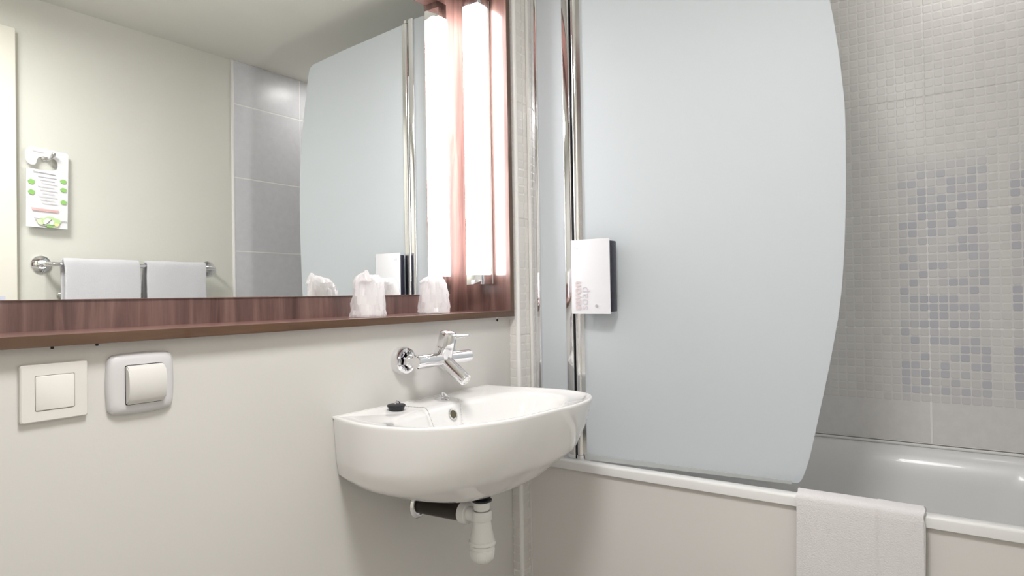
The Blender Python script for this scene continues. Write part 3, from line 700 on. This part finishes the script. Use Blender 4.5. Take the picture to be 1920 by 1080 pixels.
# robe hook and hanging door card
hk = thing('robe_hook', (.972, YC, .540), 'small chrome robe hook on the wall across from the mirror', 'hook')
obj('wall_disc', lathe(BM(), [(0, 0), (.016, 0), (.016, .003), (.010, .006), (0, .006)], (.968, YC + .0001, .540), (0, 1, 0), 24), M_CHROME, hk)
obj('prong', tube(BM(), [(.968, YC + .004, .538), (.970, YC + .022, .530), (.976, YC + .034, .533), (.981, YC + .040, .545), (.983, YC + .041, .552)], [.006, .006, .0065, .0085, .006], 16), M_CHROME, hk)

card = thing('door_hanger', (.965, YC + .02, .28), 'white card door hanger with green spots hanging from the robe hook', 'card')
y_c = YC + .018
P = [(.9045, .5600)] + [(.9000, .552), (.8995, .536), (.9005, .520), (.907, .508), (.917, .502), (.9275, .504), (.9330, .512), (.9345, .524), (.941, .533), (.955, .5375), (.975, .538), (.991, .532), (.999, .521), (1.000, .506), (.996, .494), (.982, .488),
     (.950, .487), (.9025, .489), (.9000, .380), (.8985, .2760), (.962, .2740), (1.0290, .2735), (1.0330, .42), (1.0370, .552), (1.034, .560), (1.026, .5635), (.965, .5675), (.915, .5700)]
P = P[::-1]
def ycard(x, z): return y_c + .004 * math.sin((x - .9) * 18) + (.585 - z) * .02
from mathutils.geometry import tessellate_polygon
b = BM(); f0 = [b.verts.new((x, ycard(x, z), z)) for x, z in P]; f1 = [b.verts.new((x, ycard(x, z) - .0009, z)) for x, z in P]
for t3 in tessellate_polygon([[Vector((x, z, 0)) for x, z in P]]):
    b.faces.new([f0[k] for k in t3]); b.faces.new([f1[k] for k in t3][::-1])
for k in range(len(P)): b.faces.new((f0[k], f0[(k + 1) % len(P)], f1[(k + 1) % len(P)], f1[k]))
cb = obj('card', b, M_CARD, card, smooth=None)
def strip(name, x0, x1, z0, z1, m, dz=0):
    b = BM(); rings_mesh(b, [[(x, ycard((x0 + x1) / 2, z0) + d, z) for x, z in ((x0, z0), (x1, z0 + dz), (x1, z1 + dz), (x0, z1))] for d in (.0012, .0030)], True, True)
    return obj(name, b, m, cb, smooth=None)
strip('printed_line', .920, .956, .556, .5575, M_LINE, -.004); strip('printed_line', .920, .992, .478, .4800, M_GREY, -.006)
for k in range(9): strip('printed_line', .935 + .006 * (k % 3), .995 - .008 * (k % 2), .463 - k * .0120, .4648 - k * .0120, M_LINE, -.004)
strip('printed_line', .914, 1.000, .3415, .3455, M_PINK, -.004); strip('printed_line', .916, .997, .3365, .3395, M_PINK, -.004)
strip('printed_line', .922, 1.027, .3060, .3078, M_GREY, -.006)
def blob(x, z, rx, rz, m, lvl=.0018):
    b = BM(); pts = [(x + rx * (1 + .10 * math.sin(5 * a)) * math.cos(a), z + rz * (1 + .10 * math.sin(4 * a)) * math.sin(a)) for a in [2 * math.pi * k / 22 for k in range(22)]]
    yy = ycard(x, z); rings_mesh(b, [[(u, yy + .001, v) for u, v in pts], [(u, yy + lvl + .0012, v) for u, v in pts]], True, True); obj('printed_spot', b, m, cb, smooth=None)
for x, z in ((.916, .440), (.916, .402)): blob(x, z, .0105, .0090, M_GREEN)
for x, z in ((1.0170, .452), (1.0170, .420), (1.0170, .3735)): blob(x, z, .0100, .0080, M_GREEN)
blob(.975, .2980 - .002, .0300, .0190, M_GREEN2); blob(.950, .296, .0200, .0140, mat('pale_olive_print', (.72, .80, .55), .6), .0022); blob(.967, .2935, .0170, .0150, M_CARD, .0026); blob(.9700, .2810, .0110, .0060, M_GREEN, .0028); blob(.992, .287, .008, .006, M_YEL, .0026)
for a, c_ in (((.964, .293), (.972, .3000)), ((.960, .2885), (.970, .2930)), ((.972, .3000), (.976, .3050)), ((.948, .2860), (.985, .2835))):
    yy = ycard(.967, .295) + .0040; obj('ink_stroke', tube(BM(), [(a[0], yy, a[1]), (c_[0], yy, c_[1])], .0009, 6), M_INK, cb)

# ------------------------------------------------------------------ fixtures of the added fill lights, out of view
cl = thing('ceiling_fill_light', (CLX, CLY, 1.07), 'round opal glass fill light added on the ceiling above the floor', 'lamp')
obj('base_ring', lathe(BM(), [(0, 0), (.19, 0), (.19, .02), (0, .02)], (CLX, CLY, ZC - .0205), (0, 0, 1), 48), M_TRIM, cl)
obj('opal_shade', lathe(BM(), [(.175, .028), (.20, .020), (.205, .012), (.195, .004), (.15, 0), (0, 0)], (CLX, CLY, ZC - .049), (0, 0, 1), 48), M_OPAL, cl)
dl = thing('bath_fill_spot', (BLX, BLY, ZC), 'small round fill spotlight added in the ceiling over the far end of the bathtub', 'lamp')
obj('trim_ring', lathe(BM(), [(.068, 0), (.080, 0), (.080, -.003), (.068, -.005), (.068, 0)], (BLX, BLY, ZC - .0002), (0, 0, 1), 40), M_TRIM, dl)
